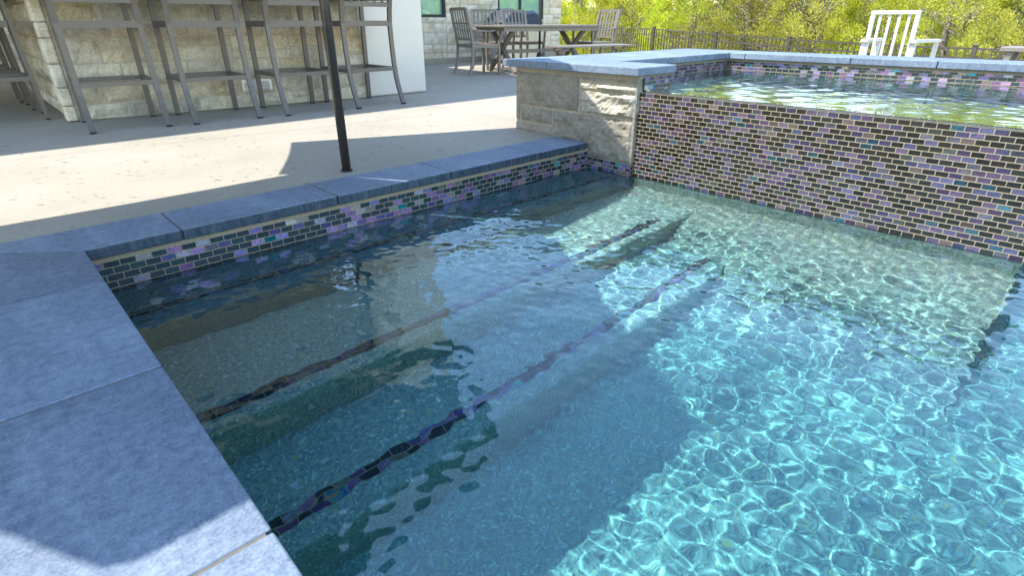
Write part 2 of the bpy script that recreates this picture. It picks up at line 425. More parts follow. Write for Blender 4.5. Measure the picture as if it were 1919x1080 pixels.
# ------------------------------------------------------------------ glass tiles as real geometry
def tiles(name, origin, U, V, W_, H_, parent, seed, mat=None, pu=.0535, pv=.0268, gr=.0034, rec=.0016, flip=False, recv=True, top_pad=0.0, off0=0.0, density_dark=None, out=None):
    """tiled sheet: origin, unit vectors U (along) and V (up); outward normal is U x V (or reversed)"""
    rg = random.Random(seed); O = Vector(origin); U = Vector(U); V = Vector(V); N = U.cross(V)
    if flip: N = -N
    mb = out or MB()
    rows = int(math.ceil(H_ / pv))
    def P(u, v, d): return O + U * u + V * v + N * d
    def quad(a, b, c, d, mi, col):
        q = [a, b, c, d]
        if flip: q = q[::-1]
        mb.add(q, [(0, 1, 2, 3)], mi, col)
    for r in range(rows):
        v1 = H_ - r * pv; v0 = max(0.0, v1 - pv)
        if v1 - v0 < .002: continue
        off = (pu / 2 if r % 2 else 0) + off0
        u = -off
        while u < W_:
            a = max(0, u); b = min(W_, u + pu); u += pu
            if b - a < .004:
                if b > a: quad(P(a, v0, 0), P(b, v0, 0), P(b, v1, 0), P(a, v1, 0), 1, (0, 0, 0))
                continue
            j = rg.uniform(-.0004, .0004)
            ia, ib, iv0, iv1 = a + gr / 2 + j, b - gr / 2 + j, min(v0 + gr / 2, v1), v1 - gr / 2
            if iv1 - iv0 < .003: iv0 = v0 + .0002; iv1 = v1 - .0002
            col = (rg.random(), rg.random(), rg.random())
            # grout frame
            for q in ((a, v0, b, iv0), (a, iv1, b, v1), (a, iv0, ia, iv1), (ib, iv0, b, iv1)):
                quad(P(q[0], q[1], 0), P(q[2], q[1], 0), P(q[2], q[3], 0), P(q[0], q[3], 0), 1, col)
            # reveal
            quad(P(ia, iv0, 0), P(ib, iv0, 0), P(ib, iv0, -rec), P(ia, iv0, -rec), 1, col)
            quad(P(ia, iv1, -rec), P(ib, iv1, -rec), P(ib, iv1, 0), P(ia, iv1, 0), 1, col)
            quad(P(ia, iv0, -rec), P(ia, iv1, -rec), P(ia, iv1, 0), P(ia, iv0, 0), 1, col)
            quad(P(ib, iv0, 0), P(ib, iv1, 0), P(ib, iv1, -rec), P(ib, iv0, -rec), 1, col)
            # glass face, set a hair out of true
            t1, t2 = rg.uniform(-.0004, .0004), rg.uniform(-.0004, .0004)
            quad(P(ia, iv0, -rec + t1), P(ib, iv0, -rec - t1 + t2), P(ib, iv1, -rec - t1), P(ia, iv1, -rec + t1 - t2), 0, col)
    if out: return out
    return mb.build(name, [mat or M['tile'], M['grout']], parent, recv=recv, colattr=True)

# ------------------------------------------------------------------ pool basin
pb = thing('pool_basin', 'pebble plastered pool basin with wide entry steps under clear blue water', 'pool', (0, 0, 0))
FZ = -.94
wl = MB()
wl.add([(.143, YI + .022, FZ), (3.30, YI + .022, FZ), (3.30, YI + .022, -.05), (.143, YI + .022, -.05)], [(0, 1, 2, 3)])
wl.add([(.143, -7, FZ), (.143, YI + .022, FZ), (.143, YI + .022, -.05), (.143, -7, -.05)], [(0, 1, 2, 3)])
wl.add([(7, -7, FZ), (.143, -7, FZ), (.143, -7, -.05), (7, -7, -.05)], [(0, 1, 2, 3)])
wl.add([(7, .06, FZ), (7, -7, FZ), (7, -7, -.01), (7, .06, -.01)], [(0, 1, 2, 3)])
wl.build('basin_wall', M['plaster'], pb, recv=True)
fl = MB(); fl.add([(.1, -7.1, FZ), (7.1, -7.1, FZ), (7.1, 2.7, FZ), (.1, 2.7, FZ)], [(0, 1, 2, 3)]); fl.build('basin_floor', M['plaster'], pb, recv=True)
STEPS = [(2.18, -.24, 2.33), (1.60, -.46, 1.68), (1.16, -.70, 1.275)]
def step(y0, y1, z, yt, seed, mt='plaster'):
    # rounded nosing
    prof = [(y1, z)] + [(y0 + .022 * (1 - math.sin(a)), z - .022 * (1 - math.cos(a))) for a in [R(q) for q in range(0, 91, 15)]] + [(y0, FZ - .01)]
    m = MB(); n = len(prof)
    m.add([(x, y, zz) for x in (.140, 3.30) for y, zz in prof], [(i, i + n, i + 1 + n, i + 1) for i in range(n - 1)])
    o = m.build('step', M[mt], pb, recv=True)
    t = tiles('tile_trim', (.146, yt - .027, z + .003), (1, 0, 0), (0, 1, 0), 3.05 if z > -.3 else 2.68, .0536, o, seed, rec=.001, mat=M['tile_lit'])
    return o
step(2.18, YI + .022, *STEPS[0][1:], 11, 'plaster0'); step(1.60, 2.18, *STEPS[1][1:], 12, 'plaster1'); step(1.16, 1.60, *STEPS[2][1:], 13, 'plaster2')
# cove added below the spill wall; its sandy reflection is painted into the colour
prof = [(3.285 - 1.15 * (k / 14), -.40 - (-FZ + .002 - .40) * (.5 - .5 * math.cos(PI * (k / 14) ** .85))) for k in range(15)]
m = MB(); n = len(prof); m.add([(x, y, zz) for y in (.064, 2.25) for x, zz in prof], [(i + 1, i + 1 + n, i + n, i) for i in range(n - 1)])
m.add([(3.285, .064, FZ)] + [(x, .064, zz) for x, zz in prof], [tuple(range(n + 1))])
m.build('cove', M['covep'], pb, smooth=True, recv=True)
# waterline tile bands
tiles('waterline_tiles', (.148, YI + .019, -.25), (1, 0, 0), (0, 0, 1), 3.10, .25 - .070, pb, 21, mat=M['tile_lit'], pu=.0575, pv=.0295)
tiles('waterline_tiles', (.146, 2.59, -.34), (0, -1, 0), (0, 0, 1), 4.5, .34 - .072, pb, 22, flip=True, mat=M['tile_lit'])
g2 = MB(); g2.box(.145, 3.24, YI + .014, YI + .05, -.0725, -.0502); g2.box(.12, .148, -2.1, YI + .02, -.0725, -.0505); g2.build('grout_bed', M['grout'], pb)

# ------------------------------------------------------------------ water
def waves(seed, n, lmin, lmax, slope, th0, spread):
    rg = random.Random(seed); W_ = []
    for i in range(n):
        lam = lmin * (lmax / lmin) ** rg.random(); th = rg.gauss(th0, spread); k = 2 * PI / lam
        W_.append((k * math.cos(th), k * math.sin(th), rg.random() * 6.28, slope / k / math.sqrt(n) * 1.414))
    return W_
def water_body(name, xs, ys, z, zb, wv, mat, amp):
    X, Y = np.meshgrid(xs, ys); Z = np.zeros_like(X)
    for a, b, c, A in wv: Z += A * np.sin(a * X + b * Y + c)
    Z = z + Z * amp(X, Y)
    nx, ny = len(xs), len(ys)
    v = np.stack([X, Y, Z], -1).reshape(-1, 3).tolist()
    f = [(j * nx + i, j * nx + i + 1, (j + 1) * nx + i + 1, (j + 1) * nx + i) for j in range(ny - 1) for i in range(nx - 1)]
    loop = [i for i in range(nx)] + [j * nx + nx - 1 for j in range(1, ny)] + [(ny - 1) * nx + i for i in range(nx - 2, -1, -1)] + [j * nx for j in range(ny - 2, 0, -1)]
    o = len(v); nl = len(loop)
    for k in loop: v.append((v[k][0], v[k][1], zb))
    nt_ = len(f)
    for k in range(nl): f.append((loop[(k + 1) % nl], loop[k], o + k, o + (k + 1) % nl))
    f.append(tuple(o + k for k in range(nl))[::-1])
    m = bpy.data.meshes.new(name); m.from_pydata(v, [], f); m.materials.append(mat)
    m.polygons.foreach_set('use_smooth', [i < nt_ for i in range(len(f))])
    m.update()
    me = m
    e = me.attributes.new('sharp_edge', 'BOOLEAN', 'EDGE') if 'sharp_edge' not in me.attributes else me.attributes['sharp_edge']
    ev = np.empty(len(me.edges) * 2, dtype=np.int32); me.edges.foreach_get('vertices', ev); ev = ev.reshape(-1, 2)
    isl = np.zeros(len(v), bool); isl[loop] = True
    e.data.foreach_set('value', (isl[ev[:, 0]] & isl[ev[:, 1]]).tolist())
    ob = bpy.data.objects.new(name, m); COL.objects.link(ob); ob.cycles.is_caustics_caster = True
    return ob
xs = np.concatenate([np.linspace(.138, 3.29, 360), np.linspace(3.35, 6.99, 60)])
ys = np.concatenate([np.linspace(-6.99, -.8, 60), np.linspace(-.78, YI + .0215, 385)])
wv = waves(7, 34, .040, .13, .047, R(25), 1.15) + waves(8, 8, .22, .55, .026, R(60), .8)
def amp(X, Y):
    a = .65 + .35 * (1 / (1 + np.exp(-(X * .6 - Y * .35 - .35) * 4)))
    a *= 1 + .22 * np.sin(X * 4.1 + Y * 2.3) * np.sin(Y * 3.7 - X * 1.9 + 1)
    a += .3 * np.exp(-((X - 1.9) ** 2 + (Y - 1.75) ** 2) / .25)
    return a
M['water'] = m_water('pool_water_surface', (.72, .94, 1.0))
pw = water_body('pool_water', xs, ys, WZ, FZ - .3, wv, M['water'], amp); tag(pw, kind='structure')

# ------------------------------------------------------------------ ashlar masonry
def stone_face(mb, O, U, V, N, u0, v0, u1, v1, rg, depth=.02, rough=.006, gap=.0075, seg=.03, tint=None):
    """one rough-faced block: front grid with noise, edges turned back to the mortar"""
    a0, a1, b0, b1 = u0 + gap, u1 - gap, v0 + gap, v1 - gap
    if a1 - a0 < .02 or b1 - b0 < .015: return
    nu = max(2, int((a1 - a0) / seg)); nv = max(2, int((b1 - b0) / seg)); vs = []
    tx, ty = rg.uniform(-.004, .004), rg.uniform(-.004, .004); base = depth * rg.uniform(.75, 1.1)
    ph = [rg.uniform(0, 9) for _ in range(6)]
    for j in range(nv + 1):
        for i in range(nu + 1):
            fu, fv = i / nu, j / nv; u = a0 + (a1 - a0) * fu; v = b0 + (b1 - b0) * fv
            edge = i in (0, nu) or j in (0, nv)
            d = base + tx * (fu - .5) * 2 + ty * (fv - .5) * 2 + rough * (2.4 * mnoise.fractal(Vector((u * 9 + ph[0], v * 13 + ph[1], ph[2])), .8, 2.1, 4) + rg.uniform(-.2, .2))
            if edge:
                d = base * .45
                u += rg.uniform(-.0025, .0025); v += rg.uniform(-.0025, .0025)
            vs.append(O + U * u + V * v + N * d)
    fs = [(j * (nu + 1) + i, j * (nu + 1) + i + 1, (j + 1) * (nu + 1) + i + 1, (j + 1) * (nu + 1) + i) for j in range(nv) for i in range(nu)]
    # skirt
    loop = [i for i in range(nu + 1)] + [j * (nu + 1) + nu for j in range(1, nv + 1)] + [nv * (nu + 1) + i for i in range(nu - 1, -1, -1)] + [j * (nu + 1) for j in range(nv - 1, 0, -1)]
    o = len(vs)
    for k in loop:
        p = vs[k]; dd = (p - O).dot(N); vs.append(p - N * (dd + .004))
    for k in range(len(loop)): fs.append((loop[(k + 1) % len(loop)], loop[k], o + k, o + (k + 1) % len(loop)))
    if U.cross(V).dot(N) < 0: fs = [f[::-1] for f in fs]
    t = rg.random() if tint is None else tint
    mb.add(vs, fs, 0, (t, rg.random(), rg.random()))
def ashlar(mb, O, U, V, N, W_, H_, seed, rows, lmin=.22, lmax=.55, **k):
    O, U, V, N = map(Vector, (O, U, V, N)); rg = random.Random(seed); v = 0; i = 0
    while v < H_ - .02:
        h = rows[i % len(rows)] * rg.uniform(.95, 1.05); i += 1; h = min(h, H_ - v)
        if H_ - v - h < .05: h = H_ - v
        u = -rg.uniform(0, .2)
        while u < W_:
            L = rg.uniform(lmin, lmax); a, b = max(0, u), min(W_, u + L)
            if W_ - b < .08: b = W_
            if h > .17 and rg.random() < .35:
                s = rg.uniform(.35, .6)
                stone_face(mb, O, U, V, N, a, v, b, v + h * s, rg, **k); stone_face(mb, O, U, V, N, a, v + h * s, b, v + h, rg, **k)
            else: stone_face(mb, O, U, V, N, a, v, b, v + h, rg, **k)
            u = b if b >= W_ else u + L
            if b >= W_: break
        v += h

# ------------------------------------------------------------------ raised spa
spa = thing('raised_spa', 'raised spa with iridescent mosaic spillway wall, stone pier and slate coping', 'spa', (0, 0, 0))
# spill wall core and tiled faces
c = MB()
YR = .06                                                             # right-hand end of the spill wall
SI = 3.62                                                            # inner line where the pier ends
SYI = 2.70                                                           # inner face, left side of spa
SXF = 5.42                                                           # far inner face
c.box(SPX + .003, SPX + .16, YR + .004, 2.203, -1.0, LIP - .003)
c.build('spill_wall', M['plaster1'], spa, recv=True)
tiles('spill_tiles', (SPX, 2.204, -.215), (0, -1, 0), (0, 0, 1), 2.204 - YR, .215 + LIP - .004, spa, 31, rec=.0022)
tiles('end_tiles', (SPX, YR, -.215), (1, 0, 0), (0, 0, 1), 2.6, .215 + LIP - .004, spa, 33)
lt = MB(); 
tiles('lip_tiles', (SPX, 2.185, LIP), (0, -1, 0), (1, 0, 0), 2.185 - YR, .052, spa, 34, pu=.0535, rec=.001, flip=True)
lt.box(SPX + .052, SPX + .17, YR, 2.19, LIP - .05, LIP); lt.build('lip_bed', M['grout'], spa)
# pier core
pr = MB(); pr.box(PYX + .018, SI - .003, 2.205 + .012, 3.36, -1.0, CT - CTH - .02)
pr.build('pier_core', M['gmortar'], spa)
ps = MB(); rg = random.Random(3)
O, U, V, N = Vector((PYX + .016, 3.37, 0)), Vector((0, -1, 0)), Vector((0, 0, 1)), Vector((-1, 0, 0))
TOPS = CT - CTH - .022
for (u0, v0, u1, v1, tn, dp, rf) in ((.03, .19, .66, TOPS - .004, .35, .014, .004), (.67, .36, 1.165, TOPS - .045, .95, .030, .012), (.67, .19, 1.165, .355, .8, .026, .011), (.0, .07, .05, TOPS, .5, .012, .004),
                                 (.06, .065, .40, .185, .2, .016, .006), (.41, -.115, 1.165, .185, .1, .018, .005), (.0, -.02, .40, .06, .45, .012, .004), (.67, TOPS - .040, 1.165, TOPS - .002, .4, .003, .001)):
    stone_face(ps, O, U, V, N, u0, v0, u1, v1, rg, depth=dp, rough=rf * 1.3, gap=.008, seg=.018, tint=tn)
ps.box(PYX + .006, PYX + .02, 2.206, 2.215, -.1, TOPS, col=(.4, 0, 0))
stone_face(ps, Vector((PYX + .004, 2.205 + .012, 0)), Vector((1, 0, 0)), V, Vector((0, -1, 0)), 0, -.11, .075, TOPS, rg, depth=.014, rough=.004, gap=.0, seg=.02, tint=.4)
# side and back of the spa body in the same stone
ps.build('stone_facing', M['pstone'], spa, colattr=True); ps = MB()
ashlar(ps, (SI, 3.37, -.05), (1, 0, 0), (0, 0, 1), (0, 1, 0), 2.2, .50, 5, (.16, .14, .18), depth=.014)
ps.build('side_facing', M['pstone'], spa, colattr=True); ps = MB()
ashlar(ps, (5.81, 3.37, -.05), (0, -1, 0), (0, 0, 1), (1, 0, 0), 5.0, .50, 6, (.16, .14, .18), depth=.014)
ps.build('rear_facing', M['pstone'], spa, colattr=True)
bd = MB(); bd.box(SI - .35, SXF + .36, SYI + .012, 3.37, -1.0, CT - CTH - .021); bd.box(SXF + .012, 5.80, -1.6, SYI + .012, -1.0, CT - CTH - .021)
bd.box(SPX + .2, SXF + .1, YR + .02, SYI + .1, -1.0, -.57)
bd.build('spa_shell', M['gmortar'], spa)
# pier waterline tiles + tiled return
tiles('pier_tiles', (PYX + .006, 2.60, -.52), (0, -1, 0), (0, 0, 1), 2.60 - 2.205, .52 - .112, spa, 41, mat=M['tile_lit'])
tiles('pier_tiles', (PYX + .006, 2.205, -.52), (1, 0, 0), (0, 0, 1), .06, .52 - .125, spa, 42)
tiles('return_tiles', (SPX + .028, 2.190, LIP - .01), (1, 0, 0), (0, 0, 1), SI - SPX - .03, CT - CTH - LIP + .002, spa, 43, mat=M['tile_lit'])
tiles('inner_tiles', (SI - .02, SYI, LIP - .18), (1, 0, 0), (0, 0, 1), SXF - SI + .02, CT - CTH - .012 - LIP + .18, spa, 44, mat=M['tile_lit'])
tiles('inner_tiles', (SXF, SYI, LIP - .18), (0, -1, 0), (0, 0, 1), 4.2, CT - CTH - .012 - LIP + .18, spa, 45, mat=M['tile_lit'])
g3 = MB(); g3.box(PYX + .004, SI - .004, 2.20, 3.36, CT - CTH - .021, CT - CTH - .0005)
g3.box(SI - .004, SXF + .35, SYI - .002, 3.35, CT - CTH - .0215, CT - CTH - .001); g3.box(SXF - .002, 5.8, -1.6, SYI, CT - CTH - .022, CT - CTH - .001)
g3.box(SI - .02, SI, 2.2, SYI + .02, -.5, CT - CTH - .021)
g3.build('grout_bed', M['grout'], spa)
# spa floor (plaster)
sf = MB(); sf.box(SPX + .16, SXF + .05, YR + .02, SYI + .1, -.56, -.50); sf.box(SPX + .16, SXF + .05, SYI - .42, SYI + .05, -.5, -.06); sf.box(SXF - .42, SXF + .02, YR, SYI - .42, -.5, -.06)
sf.build('spa_bench', M['plaster0'], spa, recv=True)
# raised coping
zt0, zt1 = CT - CTH, CT
slab(spa, [(3.205, 3.47), (3.205, 3.0 + G), (3.66, 3.0 + G), (3.66, 3.47)], zt0, zt1)
slab(spa, [(3.205, 3.0 - G), (3.205, 2.185), (3.66, 2.185), (3.66, 3.0 - G)], zt0, zt1)
xl = [3.66 + G, 4.33, 4.60, 4.90, 5.34]
for a, b_ in zip(xl[:-1], xl[1:]): slab(spa, [(a + G, SYI - .03), (b_ - G, SYI - .03), (b_ - G, 3.42), (a + G, 3.42)], zt0, zt1 + .002)
slab(spa, [(5.34 + G, SYI - .03), (SXF - .03, SYI - .03), (5.86, 2.74), (5.86, 3.42), (5.34 + G, 3.42)], zt0, zt1 + .002)
yl = [SYI - .03, 2.52, 1.62, 1.02, .42, -.2, -.9, -1.6]
for a, b_ in zip(yl[:-1], yl[1:]): slab(spa, [(SXF - .03, a - G), (SXF - .03, b_ + G), (5.86, b_ + G), (5.86, a - G + (.0 if a < 2.6 else .055))], zt0, zt1 + .002)
# spa water
xs2 = np.concatenate([np.linspace(SPX + .028, 4.2, 130), np.linspace(4.21, SXF + .002, 90)]); ys2 = np.linspace(YR + .001, SYI + .004, 200)
wv2 = waves(17, 26, .06, .3, .023, R(70), 1.1)
M['spawater'] = m_water('spa_water_surface', (.82, .97, .99))
sw = water_body('spa_water', xs2, ys2, LIP + .005, LIP - .9, wv2, M['spawater'], lambda X, Y: .12 + .88 * np.clip((X - SPX) / .35, 0, 1)); tag(sw, kind='structure')

# ------------------------------------------------------------------ parasols
def parasol(name, label, outline, base, zr, apex, mat, pole_r=.024, pole_at=None):
    t = thing(name, label, 'parasol', base)
    B = Vector(base); cx = sum(p[0] for p in outline) / len(outline); cy = sum(p[1] for p in outline) / len(outline)
    if pole_at: cx, cy = pole_at
    pts = []; n = len(outline)
    for i in range(n):                                             # slightly hollow edges between the rib tips
        a = Vector((*outline[i], 0)); b = Vector((*outline[(i + 1) % n], 0)); ce = Vector((cx, cy, 0))
        for k in range(6):
            f = k / 6; p = a.lerp(b, f); pts.append(p.lerp(ce, .012 * math.sin(PI * f)))
    vs = []; fs = []; R_ = 8; m = len(pts)
    for r in range(R_ + 1):
        f = r / R_
        for p in pts:
            q = Vector((cx, cy, 0)).lerp(p, f); z = apex - (apex - zr) * (f ** 1.12)
            vs.append((q.x - B.x, q.y - B.y, z - B.z))
    o = len(vs)
    for p in pts: vs.append((p.x - B.x, p.y - B.y, zr - .11 - B.z))
    for r in range(R_):
        for k in range(m): fs.append((r * m + k, r * m + (k + 1) % m, (r + 1) * m + (k + 1) % m, (r + 1) * m + k))
    for k in range(m): fs.append((R_ * m + k, R_ * m + (k + 1) % m, o + (k + 1) % m, o + k))
    mb = MB(); mb.add(vs, fs); cn = mb.build('canopy', mat, t)
    sm = cn.modifiers.new('thick', 'SOLIDIFY'); sm.thickness = .003
    for i in range(n):
        mr = MB(); mr.bar((cx - B.x, cy - B.y, apex - .03 - B.z), (outline[i][0] - B.x - (outline[i][0] - cx) * .03, outline[i][1] - B.y - (outline[i][1] - cy) * .03, zr - .012 - B.z), .018, .018); mr.build('rib', M['pole'], t)
    return t
def shade(pts, h): return [(x - KX * h, y + KY * h) for x, y in pts]
ZR = 1.95
P = [(1.70, 4.05), (3.80, 3.17), (3.22, 2.23), (1.995, 2.045), (1.60, 2.72), (1.25, 3.20)]
Q = [(-.012, .871), (1.31, .871), (1.97, 2.01), (1.31, 3.15), (-.012, 3.15), (-.67, 2.01)]
t = parasol('pool_umbrella', 'open pool parasol on dark bronze pole standing in the deck at pool edge', shade(P, ZR), (1.523, 3.02, 0), ZR, 2.35, M['canvas'], pole_at=(1.62, 3.30))
pm = MB(); pm.tube([(0, 0, 0), (.0, .0, 1.2), (.03, .06, 1.7), (.09, .26, 2.3)], .026, 20); pm.build('pole', M['pole'], t, smooth=True)
pm = MB(); pm.tube([(0, 0, -.004), (0, 0, .004), (0, 0, .005)], [.034, .034, .026], 24); pm.build('pole_collar', M['black'], t)
Qs = shade(Q, ZR - .06)
t = parasol('pool_umbrella', 'second parasol over the near end of the pool, seen only as a shadow and reflection', Qs, (-1.9, 2.6, 0), ZR - .06, 2.3, M['canvas'])
pm = MB(); qc = (sum(p[0] for p in Qs) / 6 + 1.9, sum(p[1] for p in Qs) / 6 - 2.6)
pm.tube([(0, 0, 0), (0, 0, 2.2), (.25, 0, 2.62), (qc[0], qc[1], 2.68), (qc[0], qc[1], 2.28)], .03, 12); pm.build('pole', M['pole'], t, smooth=True)
pm = MB(); pm.cbox(-.4, .4, -.4, .4, 0, .07, .01); pm.build('base_plate', M['black'], t)

# ------------------------------------------------------------------ house
hs = thing('bar_counter', 'outdoor bar counter faced in beige limestone blocks behind the bar stools', 'bar', (0, 0, 0))
A = Vector((.66, 6.30, 0)); Bp = Vector((3.43, 6.0, 0)); ub = (Bp - A).normalized(); nb = Vector((ub.y, -ub.x, 0)); Lb = (Bp - A).length
m = MB(); ashlar(m, A, ub, (0, 0, 1), nb, Lb, 1.0, 8, (.13, .15, .19, .20, .12, .15), .26, .62, depth=.022, rough=.007)
m.build('stone_facing', M['lime'], hs, colattr=True); m = MB()
ashlar(m, A + Vector((0, 2.9, 0)), (0, -1, 0), (0, 0, 1), (-1, 0, 0), 2.9, 1.0, 9, (.13, .15, .19, .20, .12, .15), .26, .5, depth=.022, rough=.007)
m.build('side_facing', M['lime'], hs, colattr=True); m = MB()
for k in range(7):                                                     # rough quoin blocks at the corner
    z = [0, .13, .28, .47, .67, .79, 1.0]
    if k < 6:
        m.cbox(A.x - .05, A.x + .03, A.y - .045, A.y + .10 + (.08 if k % 2 else 0), z[k] + .003, z[k + 1] - .003, .012, col=(.35 + .1 * (k % 3), .5, .5))
m.build('quoin', M['lime'], hs, colattr=True)
m = MB(); Mx = Matrix(((ub.x, -nb.x, 0, A.x), (ub.y, -nb.y, 0, A.y), (0, 0, 1, 0), (0, 0, 0, 1)))
m.box(.0, Lb, -.004, .25, 0, .998, Mx); m.box(A.x - .0, A.x + .25, A.y + .02, A.y + 2.9, 0, .997); m.build('core', M['mortar'], hs)
m = MB(); m.box(-.32, Lb - .01, -.30, .42, 1.0, 1.05, Mx, ch=.008); m.box(A.x - .32, A.x + .45, A.y + .45, A.y + 3.0, 1.002, 1.052, ch=.008); m.build('counter_top', M['slab'], hs)

def vent(px, label, tilt):
    c_ = A + ub * px; v = thing('wall_vent', label, 'vent', (c_.x + nb.x * .028, c_.y + nb.y * .028, .21), math.atan2(ub.y, ub.x), 'vents in the bar wall')
    m = MB(); m.cbox(-.073, .073, -.006, .0, -.055, .055, .002); m.build('plate', M['vent'], v)
    for r_ in range(4):
        m = MB(); z0 = .030 - r_ * .022
        prof = [(-.045, -.006, z0), (.045, -.006, z0), (.045, -.020, z0 - .012), (-.045, -.020, z0 - .012), (-.045, -.007, z0 - .013), (.045, -.007, z0 - .013)]
        m.add(prof, [(0, 3, 2, 1), (3, 4, 5, 2)]); m.build('louver', M['vent'], v)
    return v
vent(1.50, 'left metal louver vent low on the stone bar wall, partly behind a stool leg', 0); vent(1.645, 'right metal louver vent low on the stone bar wall, in clear view', 0)

cl = thing('porch_column', 'broad white stucco column at the right end of the stone bar', 'column', (3.44, 6.0, 0))
m = MB(); m.cbox(0, .80, 0, .8, 0, 3.5, .018); m.build('shaft', M['stucco'], cl)
rf = thing('patio_roof', 'roof over the patio and bar, casting shade on the deck', 'roof', (0, 0, 0))
m = MB(); m.box(-8, 4.34, 6.02, 10.6, 3.501, 3.56); m.build('soffit', M['ceiling'], rf)
m = MB(); m.box(-8, 4.40, 5.95, 6.015, 3.42, 3.80); m.box(4.345, 4.40, 6.016, 10.6, 3.42, 3.80); m.build('fascia', M['trimwhite'], rf)
m = MB(); m.add([(-8.1, 5.85, 3.81), (4.5, 5.85, 3.81), (4.5, 10.8, 4.9), (-8.1, 10.8, 4.9), (-8.1, 5.85, 3.86), (4.5, 5.85, 3.86), (4.5, 10.8, 4.95), (-8.1, 10.8, 4.95)], [(0, 3, 2, 1), (4, 5, 6, 7), (0, 1, 5, 4), (1, 2, 6, 5), (2, 3, 7, 6), (3, 0, 4, 7)]); m.build('roof_panel', M['roof'], rf)

hw = thing('house_wall', 'pale limestone house wall with teal windows behind the dining table', 'house', (0, 0, 0))
WY = 9.95
m = MB()
def wall_panel(x0, x1, z0, z1, sd): ashlar(m, (x0, WY, z0), (1, 0, 0), (0, 0, 1), (0, -1, 0), x1 - x0, z1 - z0, sd, (.20, .15, .22, .17), .3, .75, depth=.02, rough=.005, seg=.06)
wins = [(6.15, 7.62, .86, 2.2), (9.05, 10.48, .82, 2.2)]
wall_panel(-8, 6.15, 0, 3.4, 1); wall_panel(6.15, 7.62, 0, .86, 2); wall_panel(7.62, 9.05, 0, 3.0, 3); wall_panel(9.05, 10.48, 0, .82, 4); wall_panel(10.48, 11.1, 0, 3.0, 5); wall_panel(6.15, 7.62, 2.2, 3.0, 6); wall_panel(9.05, 10.48, 2.2, 3.0, 7)
m.build('stone_facing', M['lime'], hw, colattr=True); m = MB()
ashlar(m, (11.1, WY, 0), (0, 1, 0), (0, 0, 1), (1, 0, 0), 3, 3.0, 19, (.20, .15, .22, .17), .3, .75, depth=.02, seg=.08)
m.build('end_facing', M['lime'], hw, colattr=True)
m = MB(); m.box(-8, 6.15, WY + .003, WY + .25, 0, 3.4); m.box(7.62, 9.05, WY + .003, WY + .25, 0, 3.0); m.box(10.48, 11.1, WY + .003, 13, 0, 3.0); m.box(6.15, 7.62, WY + .003, WY + .25, 0, .86); m.box(9.05, 10.48, WY + .003, WY + .25, 0, .82)
m.box(6.15, 7.62, WY + .003, WY + .25, 2.2, 3.0); m.box(9.05, 10.48, WY + .003, WY + .25, 2.2, 3.0)
m.build('wall_core', M['mortar'], hw)
for x0, x1, z0, z1 in wins:
    fr = MB(); w_ = .05
    fr.box(x0, x1, WY - .0, WY + .1, z0, z0 + w_); fr.box(x0, x1, WY - .0, WY + .1, z1 - w_, z1); fr.box(x0, x0 + w_, WY, WY + .1, z0 + w_, z1 - w_); fr.box(x1 - w_, x1, WY, WY + .1, z0 + w_, z1 - w_); fr.box((x0 + x1) / 2 - .02, (x0 + x1) / 2 + .02, WY + .02, WY + .1, z0 + w_, z1 - w_)
    fo = fr.build('window', M['black'], hw)
    MB().box(x0 + w_, x1 - w_, WY + .06, WY + .07, z0 + w_, z1 - w_).build('pane', M['glass'], fo)
m = MB(); m.box(-8, 11.15, WY - .06, WY - .01, -.002, .10); m.build('plinth', M['gmortar'], hw)
m = MB(); m.box(4.5, 11.4, WY - .15, 14, 3.02, 3.3); m.build('roof', M['roof'], hw)

